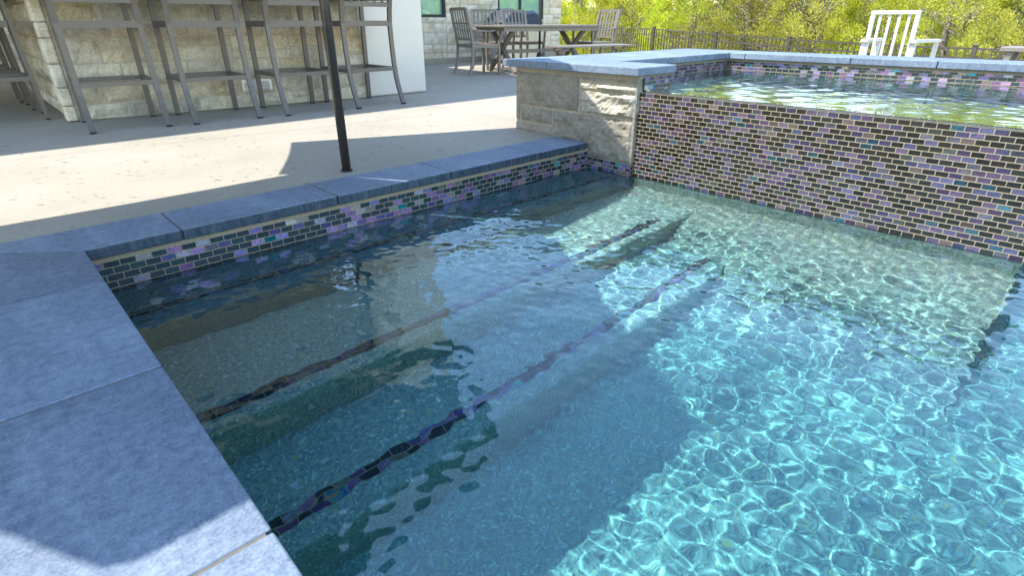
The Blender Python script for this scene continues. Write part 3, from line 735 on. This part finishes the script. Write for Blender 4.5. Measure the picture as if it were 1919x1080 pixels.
# ------------------------------------------------------------------ bar stools
def make_stool(label):
    t = thing('bar_stool', label, 'bar stool', (0, 0, 0), 0, 'taupe metal stools lined up at the bar')
    W_ = .265
    for s in (-1, 1):                                                    # rear leg runs on up into the back post
        pts = [(s * W_, -.385, .0), (s * W_, -.352, .07), (s * W_, -.315, .16), (s * W_, -.283, .27), (s * W_, -.262, .40), (s * W_, -.250, .58), (s * W_, -.245, .78), (s * W_, -.262, .90), (s * W_, -.300, 1.06), (s * W_, -.335, 1.20)]
        m = MB(); m.ribbon(pts, .042, .030, (1, 0, 0)); lg = m.build('leg', M['bronze'], t)
        m = MB(); m.cbox(s * W_ - .0225, s * W_ + .0225, -.403, -.366, -.001, .012, .003); m.build('foot_cap', M['black'], lg)
        m = MB(); m.bar((s * (W_ - .005), .315, 0), (s * (W_ - .005), .285, .99), .042, .030, (0, 1, 0)); lg = m.build('leg', M['bronze'], t)
        m = MB(); m.cbox(s * (W_ - .005) - .0225, s * (W_ - .005) + .0225, .298, .332, -.001, .012, .003); m.build('foot_cap', M['black'], lg)
        m = MB(); m.bar((s * (W_ - .005), .30, 1.0), (s * (W_ + .0), -.27, .99), .055, .022); m.build('armrest', M['bronze'], t)
    m = MB(); z = .775
    m.bar((-W_ + .02, -.246, z), (W_ - .02, -.246, z), .030, .050); m.bar((-W_ + .02, .285, z), (W_ - .02, .285, z), .030, .050)
    for s in (-1, 1): m.bar((s * (W_ - .002), -.23, z), (s * (W_ - .002), .27, z), .032, .050)
    m.build('seat_frame', M['bronze'], t)
    m = MB()
    for k in range(9): y = -.205 + k * .054; m.cbox(-W_ + .022, W_ - .022, y - .019, y + .019, z + .012, z + .024, .003)
    m.build('seat', M['bronze'], t)
    m = MB(); z = .345
    m.bar((-W_ + .02, -.272, z), (W_ - .02, -.272, z), .042, .034); m.bar((-W_ + .02, .304, z), (W_ - .02, .304, z), .030, .034)
    for s in (-1, 1): m.bar((s * (W_ - .003), -.25, z), (s * (W_ - .003), .29, z), .030, .034)
    m.build('footrest', M['bronze'], t)
    m = MB()
    def br(z, y0, bow, h): m.ribbon([(x, y0 - bow * (1 - (x / W_) ** 2), z) for x in [(-W_ + .02) + (2 * W_ - .04) * i / 10 for i in range(11)]], h, .022, (0, 0, 1))
    br(.945, -.270, .02, .045); br(1.17, -.327, .02, .05)
    for k in range(5): x = -.17 + k * .085; m.bar((x, -.288, .96), (x, -.345, 1.16), .030, .012, (0, 1, 0))
    m.build('backrest', M['bronze'], t)
    return t
LBL = ['taupe slatted bar stool nearest the bar corner, leftmost of those facing the pool', 'second taupe bar stool from the bar corner along the front', 'taupe bar stool behind the dark parasol pole, beside the wall vents', 'taupe bar stool at the right end, in front of the white column']
st = make_stool(LBL[0]); pos = [(.955, 5.835, -R(4)), (1.675, 5.745, -R(3)), (2.445, 5.67, -R(3)), (3.14, 5.64, R(0))]
st.location = (*pos[0][:2], 0); st.rotation_euler.z = pos[0][2]
for (x, y, a), l_ in zip(pos[1:], LBL[1:]): dup(st, (x, y, 0), a, l_)
for (x, y, a), l_ in zip([(.20, 6.86, -R(92)), (.17, 7.66, -R(90)), (.15, 8.46, -R(91))], ['taupe bar stool round the bar corner, nearest of those along its left side', 'middle taupe bar stool along the shaded left side of the bar', 'farthest taupe bar stool along the shaded left side of the bar']): dup(st, (x, y, 0), a, l_)

# ------------------------------------------------------------------ dining set
DC = Vector((7.52, 7.24, 0)); DA = -R(12)
dt = thing('dining_table', 'long taupe slatted dining table on crossed trestle legs', 'table', DC, DA)
L2, W2 = 1.0, .50
m = MB(); n = 26
for k in range(n):
    x0 = -L2 + 2 * L2 * k / n; m.cbox(x0 + .002, x0 + 2 * L2 / n - .002, -W2, W2, .705, .735, .003)
m.build('tabletop', M['taupe'], dt)
m = MB(); m.bar((-L2 + .04, -W2 + .06, .675), (L2 - .04, -W2 + .06, .675), .03, .06); m.bar((-L2 + .04, W2 - .06, .675), (L2 - .04, W2 - .06, .675), .03, .06)
for s in (-1, 1): m.bar((s * (L2 - .06), -W2 + .08, .675), (s * (L2 - .06), W2 - .08, .675), .03, .06)
m.build('apron', M['taupe'], dt)
for s in (-1, 1):
    for q in (-1, 1):
        m = MB(); m.bar((s * (L2 - .28) + q * .012, -q * .40, .02), (s * (L2 - .28) + q * .012, q * .36, .66), .055, .075, (1, 0, 0), ch=.004); m.build('leg', M['taupe'], dt)
m = MB(); m.bar((-(L2 - .28), 0, .33), (L2 - .28, 0, .33), .04, .06); m.build('stretcher', M['taupe'], dt)
ch0 = None
def make_chair(label):
    t = thing('dining_chair', label, 'chair', (0, 0, 0), 0, 'armchairs around the dining table')
    W_ = .27
    for s in (-1, 1):
        pts = [(s * W_, -.31, 0), (s * W_, -.265, .10), (s * W_, -.235, .24), (s * W_, -.225, .44), (s * W_, -.25, .62), (s * W_, -.33, .97)]
        m = MB(); m.ribbon(pts, .036, .036, (1, 0, 0)); m.build('leg', M['taupe'], t)
        m = MB(); m.bar((s * W_, .26, 0), (s * W_, .25, .43), .036, .036); m.build('leg', M['taupe'], t)
        m = MB(); m.ribbon([(s * W_, -.262, .68), (s * (W_ + .01), -.1, .655), (s * (W_ + .01), .1, .645), (s * W_, .24, .66), (s * W_, .275, .64), (s * W_, .27, .55), (s * W_, .255, .43)], .042, .022, (1, 0, 0)); m.build('armrest', M['taupe'], t)
    m = MB(); m.bar((-W_, .24, .43), (W_, .24, .43), .03, .05); m.bar((-W_, -.225, .43), (W_, -.225, .43), .03, .05)
    for s in (-1, 1): m.bar((s * W_, -.22, .43), (s * W_, .24, .43), .03, .05)
    for k in range(8): y = -.19 + k * .057; m.box(-W_ + .015, W_ - .015, y - .021, y + .021, .437, .452)
    m.build('seat', M['taupe'], t)
    m = MB(); m.bar((-W_ + .01, -.335, .965), (W_ - .01, -.335, .965), .025, .045); m.bar((-W_ + .01, -.262, .53), (W_ - .01, -.262, .53), .025, .035)
    m.bar((-W_ + .01, -.300, .76), (W_ - .01, -.300, .76), .012, .025)
    for k in range(6): x = -.205 + k * .082; m.bar((x, -.262, .54), (x, -.330, .95), .034, .012, (0, 1, 0))
    m.build('backrest', M['taupe'], t)
    return t
ct, stt = math.cos(DA), math.sin(DA)
def tloc(x, y): return (DC.x + ct * x - stt * y, DC.y + stt * x + ct * y, 0)
ch0 = make_chair('taupe slat-back armchair at the near left end of the dining table'); ch0.location = tloc(-1.15, .08); ch0.rotation_euler.z = DA - PI / 2
dup(ch0, tloc(-.45, .78), DA + PI, 'taupe armchair on the far side of the dining table, nearer the column')
dup(ch0, tloc(.22, .80), DA + PI + .1, 'taupe armchair on the far side of the dining table, before the covered grill')
c3 = dup(ch0, tloc(1.22, -.02), DA + PI / 2, 'pale sunlit armchair at the right end of the dining table, against the green trees')
bn = thing('dining_bench', 'long low slatted bench on the pool side of the dining table', 'bench', tloc(.42, -.92), DA)
m = MB()
for k in range(4): y = -.16 + k * .107; m.cbox(-.78, .78, y - .047, y + .047, .415, .44, .003)
m.build('seat', M['taupe'], bn)
for s in (-1, 1):
    for q in (-1, 1): m = MB(); m.bar((s * .62 + q * .01, -q * .17, 0), (s * .62 + q * .01, q * .15, .41), .04, .05, (1, 0, 0)); m.build('leg', M['taupe'], bn)
m = MB(); m.bar((-.6, 0, .22), (.6, 0, .22), .03, .04); m.build('stretcher', M['taupe'], bn)
du = thing('table_umbrella', 'closed patio umbrella on a thin dark pole through the dining table', 'parasol', tloc(.03, 0))
m = MB(); m.tube([(0, 0, 0), (0, 0, 2.4)], .021, 12); m.build('pole', M['pole'], du, smooth=True)
m = MB(); m.tube([(0, 0, 1.17), (0, 0, 1.20), (0, 0, 1.5), (0, 0, 2.1), (0, 0, 2.35)], [.085, .10, .095, .06, .02], 14); m.build('canopy', M['canvas'], du, smooth=True)
m = MB(); m.tube([(0, 0, 0), (0, 0, .06), (0, 0, .09), (0, 0, .3)], [.26, .25, .1, .03], 20); m.build('umbrella_base', M['black'], du)

gr = thing('covered_grill', 'grill cart under a navy cover standing against the house wall', 'grill', (8.75, 9.15, 0), -.12)
m = MB(); m.cbox(-.42, .42, -.28, .28, .04, .72, .02); m.build('cabinet', M['steel'], gr)
pts = [(-.52, .62), (-.54, .78), (-.40, .90), (-.26, 1.02), (-.12, .985), (.12, .97), (.30, .99), (.44, .93), (.52, .80), (.53, .62)]
m = MB(); n = len(pts); vs = [(x, y, z) for y, sc_ in ((-.34, .97), (-.27, 1.0), (.27, 1.0), (.34, .97)) for x, z in [(px * sc_, .62 + (pz - .62) * (1 if sc_ == 1 else .86)) for px, pz in pts]]
fs = [(r_ * n + k, r_ * n + k + 1, (r_ + 1) * n + k + 1, (r_ + 1) * n + k) for r_ in range(3) for k in range(n - 1)] + [tuple(range(n))[::-1], tuple(3 * n + k for k in range(n))]
m.add(vs, fs); m.build('cover', M['navy'], gr)
for sx in (-1, 1):
    for sy in (-1, 1): m = MB(); m.tube([(sx * .38, sy * .2, 0), (sx * .38, sy * .2, .045)], .02, 10); m.build('foot', M['black'], gr)

# ------------------------------------------------------------------ seating beyond the spa
ac = thing('lounge_armchair', 'pale metal armchair with tall open slatted back beyond the spa coping', 'chair', (7.62, 1.86, 0), R(87))
W_ = .208
for s in (-1, 1):
    m = MB(); m.bar((s * W_, .28, .30), (s * W_, .325, .878), .04, .03, (0, 1, 0)); m.build('back_post', M['white'], ac)
    m = MB(); m.bar((s * (W_ + .075), -.30, .605), (s * (W_ + .02), .34, .605), .07, .03); m.build('armrest', M['white'], ac)
    m = MB(); m.bar((s * (W_ + .085), -.30, 0), (s * (W_ + .075), -.28, .59), .04, .035); m.build('leg', M['white'], ac)
    m = MB(); m.bar((s * (W_ + .03), .30, 0), (s * (W_ + .03), .30, .59), .04, .035); m.build('leg', M['white'], ac)
m = MB(); m.bar((-W_ - .02, .327, .878), (W_ + .02, .327, .878), .03, .035); m.bar((-W_, .285, .34), (W_, .285, .34), .03, .04)
for k in range(4): x = -.135 + k * .09; m.bar((x, .285, .35), (x, .324, .865), .026, .012, (0, 1, 0))
m.build('backrest', M['white'], ac)
m = MB()
for k in range(6): y = -.26 + k * .105; m.cbox(-W_ - .06, W_ + .06, y - .045, y + .045, .33, .355, .003)
m.build('seat', M['white'], ac)
sb = thing('side_bench', 'grey metal bench on splayed crossed legs at the right edge beyond the spa', 'bench', (7.5, .62, 0), R(87))
m = MB(); m.cbox(-.5, .30, -.2, .2, .535, .575, .004); m.build('top', M['taupe'], sb)
for a, b_ in (((.22, -.15), (.30, -.17)), ((.22, .15), (.30, .17)), ((-.02, -.15), (-.24, -.17)), ((-.02, .15), (-.24, .17))):
    m = MB(); m.bar((b_[0], b_[1], 0), (a[0], a[1], .535), .05, .05, ch=.003); m.build('leg', M['taupe'], sb)

# ------------------------------------------------------------------ fence
FP = [(18.4, 18.6, .66), (16.9, 15.0, .65), (15.45, 12.11, .63), (14.22, 9.32, .60), (13.45, 7.07, .51), (12.64, 5.03, .46), (12.06, 3.29, .42), (11.73, 1.80, .41), (11.5, .3, .41), (11.4, -1.3, .41), (11.4, -3.2, .41)]
fe = thing('metal_fence', 'dark bronze picket fence running along the slope below the trees', 'fence', (0, 0, 0))
for p in FP:
    m = MB(); m.box(p[0] - .032, p[0] + .032, p[1] - .032, p[1] + .032, p[2] - 1.35, p[2] + .03); m.cbox(p[0] - .04, p[0] + .04, p[1] - .04, p[1] + .04, p[2] + .03, p[2] + .055, .006); m.build('post', M['fence'], fe)
for a, b_ in zip(FP[:-1], FP[1:]):
    a, b_ = Vector(a), Vector(b_); L = (b_ - a).length
    for dz in (0, -.14, -1.05): m = MB(); m.bar(a + Vector((0, 0, dz - .01)), b_ + Vector((0, 0, dz - .01)), .028, .028); m.build('rail', M['fence'], fe)
    m = MB(); n = int(L / .115)
    for k in range(1, n):
        p = a.lerp(b_, k / n); m.box(p.x - .009, p.x + .009, p.y - .009, p.y + .009, p.z - 1.13, p.z)
    m.build('pickets', M['fence'], fe)

# ------------------------------------------------------------------ junipers
def crown_mesh(seed, h, r, nclump, leaves, bare):
    rg = random.Random(seed); m = MB(); br = MB(); golden = []
    for i in range(nclump):
        a = rg.random() * 2 * PI; zf = rg.random() ** .85; z = .25 + zf * (h - .3)
        rr = r * (math.sin(PI * min(1, (.18 + .82 * (1 - zf)) ** .8 * .62)) ** .8) * (.72 + .3 * rg.random()) * (1 + .22 * math.sin(3 * a + seed) + .12 * math.sin(7 * a + z * 3))
        golden.append((a, rr, z))
    for (a, rr, z) in golden:
        c_ = Vector((math.cos(a) * rr, math.sin(a) * rr, z)); s = .16 + .20 * rg.random()
        tone = min(1, max(0, .25 + .55 * rg.random()))
        bareside = bare and math.sin(a * 2 + seed) > .3 and rg.random() < .75
        nl = leaves // 3 if bareside else leaves
        for k in range(nl):
            d = Vector((rg.gauss(0, 1), rg.gauss(0, 1), rg.gauss(0, 1))).normalized() * s * (rg.random() ** .4); d.z *= .85
            p = c_ + d; out = (d + Vector((math.cos(a), math.sin(a), .7)) * .12).normalized()
            L = .022 + .04 * rg.random(); wdt = L * .55
            sx = out.cross(Vector((rg.gauss(0, 1), rg.gauss(0, 1), rg.gauss(0, 1)))).normalized() * wdt
            tip = out * L + Vector((0, 0, L * .35))
            t_ = min(1, max(0, tone + rg.uniform(-.22, .22)))
            m.add([p - sx * .5, p + sx * .5, p + tip + sx * .15, p + tip - sx * .25], [(0, 1, 2, 3)], 0, (t_, 0, 0))
        if rg.random() < (.5 if bare else .12):
            q0 = Vector((rg.uniform(-.2, .2), rg.uniform(-.2, .2), max(.2, z - rg.uniform(.5, 1.2)))); q1 = q0.lerp(c_, .6) + Vector((rg.uniform(-.12, .12), rg.uniform(-.12, .12), .1))
            br.tube([q0, q1, c_ * 1.0, c_ + (c_ - q1) * .35], [.024, .014, .008, .003], 5)
            if bareside:
                for _ in range(5):
                    e = c_ + Vector((rg.gauss(0, .3), rg.gauss(0, .3), rg.gauss(.1, .3))); br.tube([q1.lerp(c_, rg.random()), e], [.010, .004], 4)
    tr = []
    for k in range(3):
        th = rg.random() * 6.28; q = [(0, 0, -.3), (math.cos(th) * .15, math.sin(th) * .15, h * .25), (math.cos(th) * .4, math.sin(th) * .4, h * .55), (math.cos(th + .4) * .5, math.sin(th + .4) * .5, h * .85)]
        br.tube(q, [.12, .09, .05, .015], 7)
    return m, br
VAR = []
for i, (h, r_, nc, lv, bare, mt) in enumerate(((4.6, 2.1, 420, 130, False, 'leaf'), (4.2, 2.3, 400, 140, True, 'olive'), (5.2, 2.2, 440, 130, False, 'leaf'), (4.0, 2.2, 380, 140, True, 'olive'), (4.8, 2.4, 420, 130, False, 'olive'))):
    m, br = crown_mesh(40 + i, h, r_, nc, lv, bare)
    t = thing('juniper_tree', 'x', 'tree', (0, 0, 0), 0, 'junipers on the slope beyond the fence')
    m.build('crown', M[mt], t, colattr=True); br.build('trunk', M['bark'], t)
    VAR.append(t)
def gz(x): 
    d = max(0, x - 10.5); return -.30 - min(d, 2.5) * .16 - min(max(d - 2.5, 0), 12) * .12 + max(0, d - 22) * .06
rg = random.Random(77)
TP = []
# (azimuth in degrees, distance, variant, scale)
for az_, D, v_, s_ in ((46, 25, 0, 1.1), (40.5, 23.2, 2, 1.05), (35.5, 21.3, 0, 1.05), (30, 19.4, 2, 1.0), (25, 18.2, 1, 1.05), (20, 17.2, 3, 1.1), (15, 16.2, 0, 1.0), (10, 15.6, 4, 1.0), (5.0, 15.2, 3, 1.0), (0, 15.2, 1, 1.0), (-6, 15.2, 0, 1.0),
                       (43, 28, 4, 1.2), (38, 26, 0, 1.2), (33, 24, 4, 1.15), (28, 22.6, 0, 1.2), (22.6, 21.4, 3, 1.25), (17.6, 20.6, 1, 1.2), (12.5, 20, 4, 1.2), (7.4, 19.6, 2, 1.15), (2, 19.4, 0, 1.2), (-4, 19.6, 4, 1.1),
                       (48, 33, 2, 1.4), (41, 32, 1, 1.4), (35, 29, 2, 1.35), (29, 28, 1, 1.4), (23, 27, 0, 1.35), (17, 27, 2, 1.3), (11, 26, 1, 1.35), (5, 26, 4, 1.35), (-1, 26, 3, 1.3)):
    TP.append((az_, D, v_, s_))
words_row = {0: 'front row', 1: 'middle row', 2: 'back row'}
ordn = ['first', 'second', 'third', 'fourth', 'fifth', 'sixth', 'seventh', 'eighth', 'ninth', 'tenth', 'eleventh']
rows = [11, 10, 9]; used = set(); idx = 0
for rw, cnt in enumerate(rows):
    for k in range(cnt):
        az_, D, v_, s_ = TP[idx]; idx += 1; s_ *= (.80, .66, .58)[rw] * (.84 if rw == 0 and k > 5 else 1)
        x, y = D * math.cos(R(az_)), D * math.sin(R(az_))
        kind = ['bushy yellow juniper', 'juniper with bare branches', 'tall bright juniper', 'low twiggy juniper', 'broad olive juniper'][v_]
        lab = '%s, %s from the left in the %s beyond the fence' % (kind, ordn[k], words_row[rw])
        loc = (x, y, gz(x) - .25); rz = rg.random() * 6.28
        if v_ not in used:
            used.add(v_); o = VAR[v_]; o['label'] = lab; o.location = loc; o.rotation_euler.z = rz
        else: o = dup(VAR[v_], loc, rz, lab)
        o.scale = (s_ * rg.uniform(.92, 1.1), s_ * rg.uniform(.92, 1.1), s_ * rg.uniform(.9, 1.1))

# low scrub filling the ground between the trunks
rg = random.Random(5); m = MB()
for k in range(30000):
    D = rg.uniform(12.5, 30); a = R(rg.uniform(-10, 50)); x, y = D * math.cos(a), D * math.sin(a)
    fx = 11.5 + max(0, y - 1.8) * .36 + max(0, y - 9) * .0 + .5
    if x < fx: continue
    z = gz(x) + rg.random() ** 2 * .55 - .1; L = rg.uniform(.04, .11)
    d = Vector((rg.gauss(0, .6), rg.gauss(0, .6), 1)).normalized(); sx = d.cross(Vector((rg.gauss(0, 1), rg.gauss(0, 1), 0))).normalized() * L * .3
    p = Vector((x, y, z)); m.add([p - sx, p + sx, p + d * L + sx * .3, p + d * L - sx * .3], [(0, 1, 2, 3)], 0, (rg.random(), 0, 0))
tag(m.build('ground_cover', M['olive'], colattr=True), 'low yellow green scrub covering the slope under the junipers', 'scrub', kind='stuff')

# ------------------------------------------------------------------ camera
cam = bpy.data.cameras.new('camera'); co = bpy.data.objects.new('camera', cam); COL.objects.link(co); sc.camera = co
PX, PY = 959.5, 540.0; VA, VB = (2163., 38.), (-132., 38.)
F = math.sqrt(-((VA[0] - PX) * (VB[0] - PX) + (VA[1] - PY) * (VB[1] - PY)))
a = Vector((VA[0] - PX, -(VA[1] - PY), -F)).normalized(); b = Vector((VB[0] - PX, -(VB[1] - PY), -F)).normalized(); cc = a.cross(b).normalized(); b = cc.cross(a)
co.rotation_euler = Matrix((a, b, cc)).to_euler(); co.location = (0, 0, .8)
cam.sensor_width = 36; cam.lens = F / 1919 * 36; cam.clip_start = .05; cam.clip_end = 1000
cam.dof.use_dof = True; cam.dof.focus_distance = 3.3; cam.dof.aperture_fstop = 6.3

sc.render.engine = 'CYCLES'
sc.cycles.use_denoising = True
sc.cycles.max_bounces = 10; sc.cycles.transmission_bounces = 8; sc.cycles.transparent_max_bounces = 8; sc.cycles.glossy_bounces = 4; sc.cycles.diffuse_bounces = 3
sc.cycles.caustics_refractive = True; sc.cycles.caustics_reflective = False; sc.cycles.sample_clamp_indirect = 8
sc.view_settings.view_transform = 'Standard'; sc.view_settings.look = 'None'; sc.view_settings.exposure = 1.82; sc.view_settings.gamma = 1
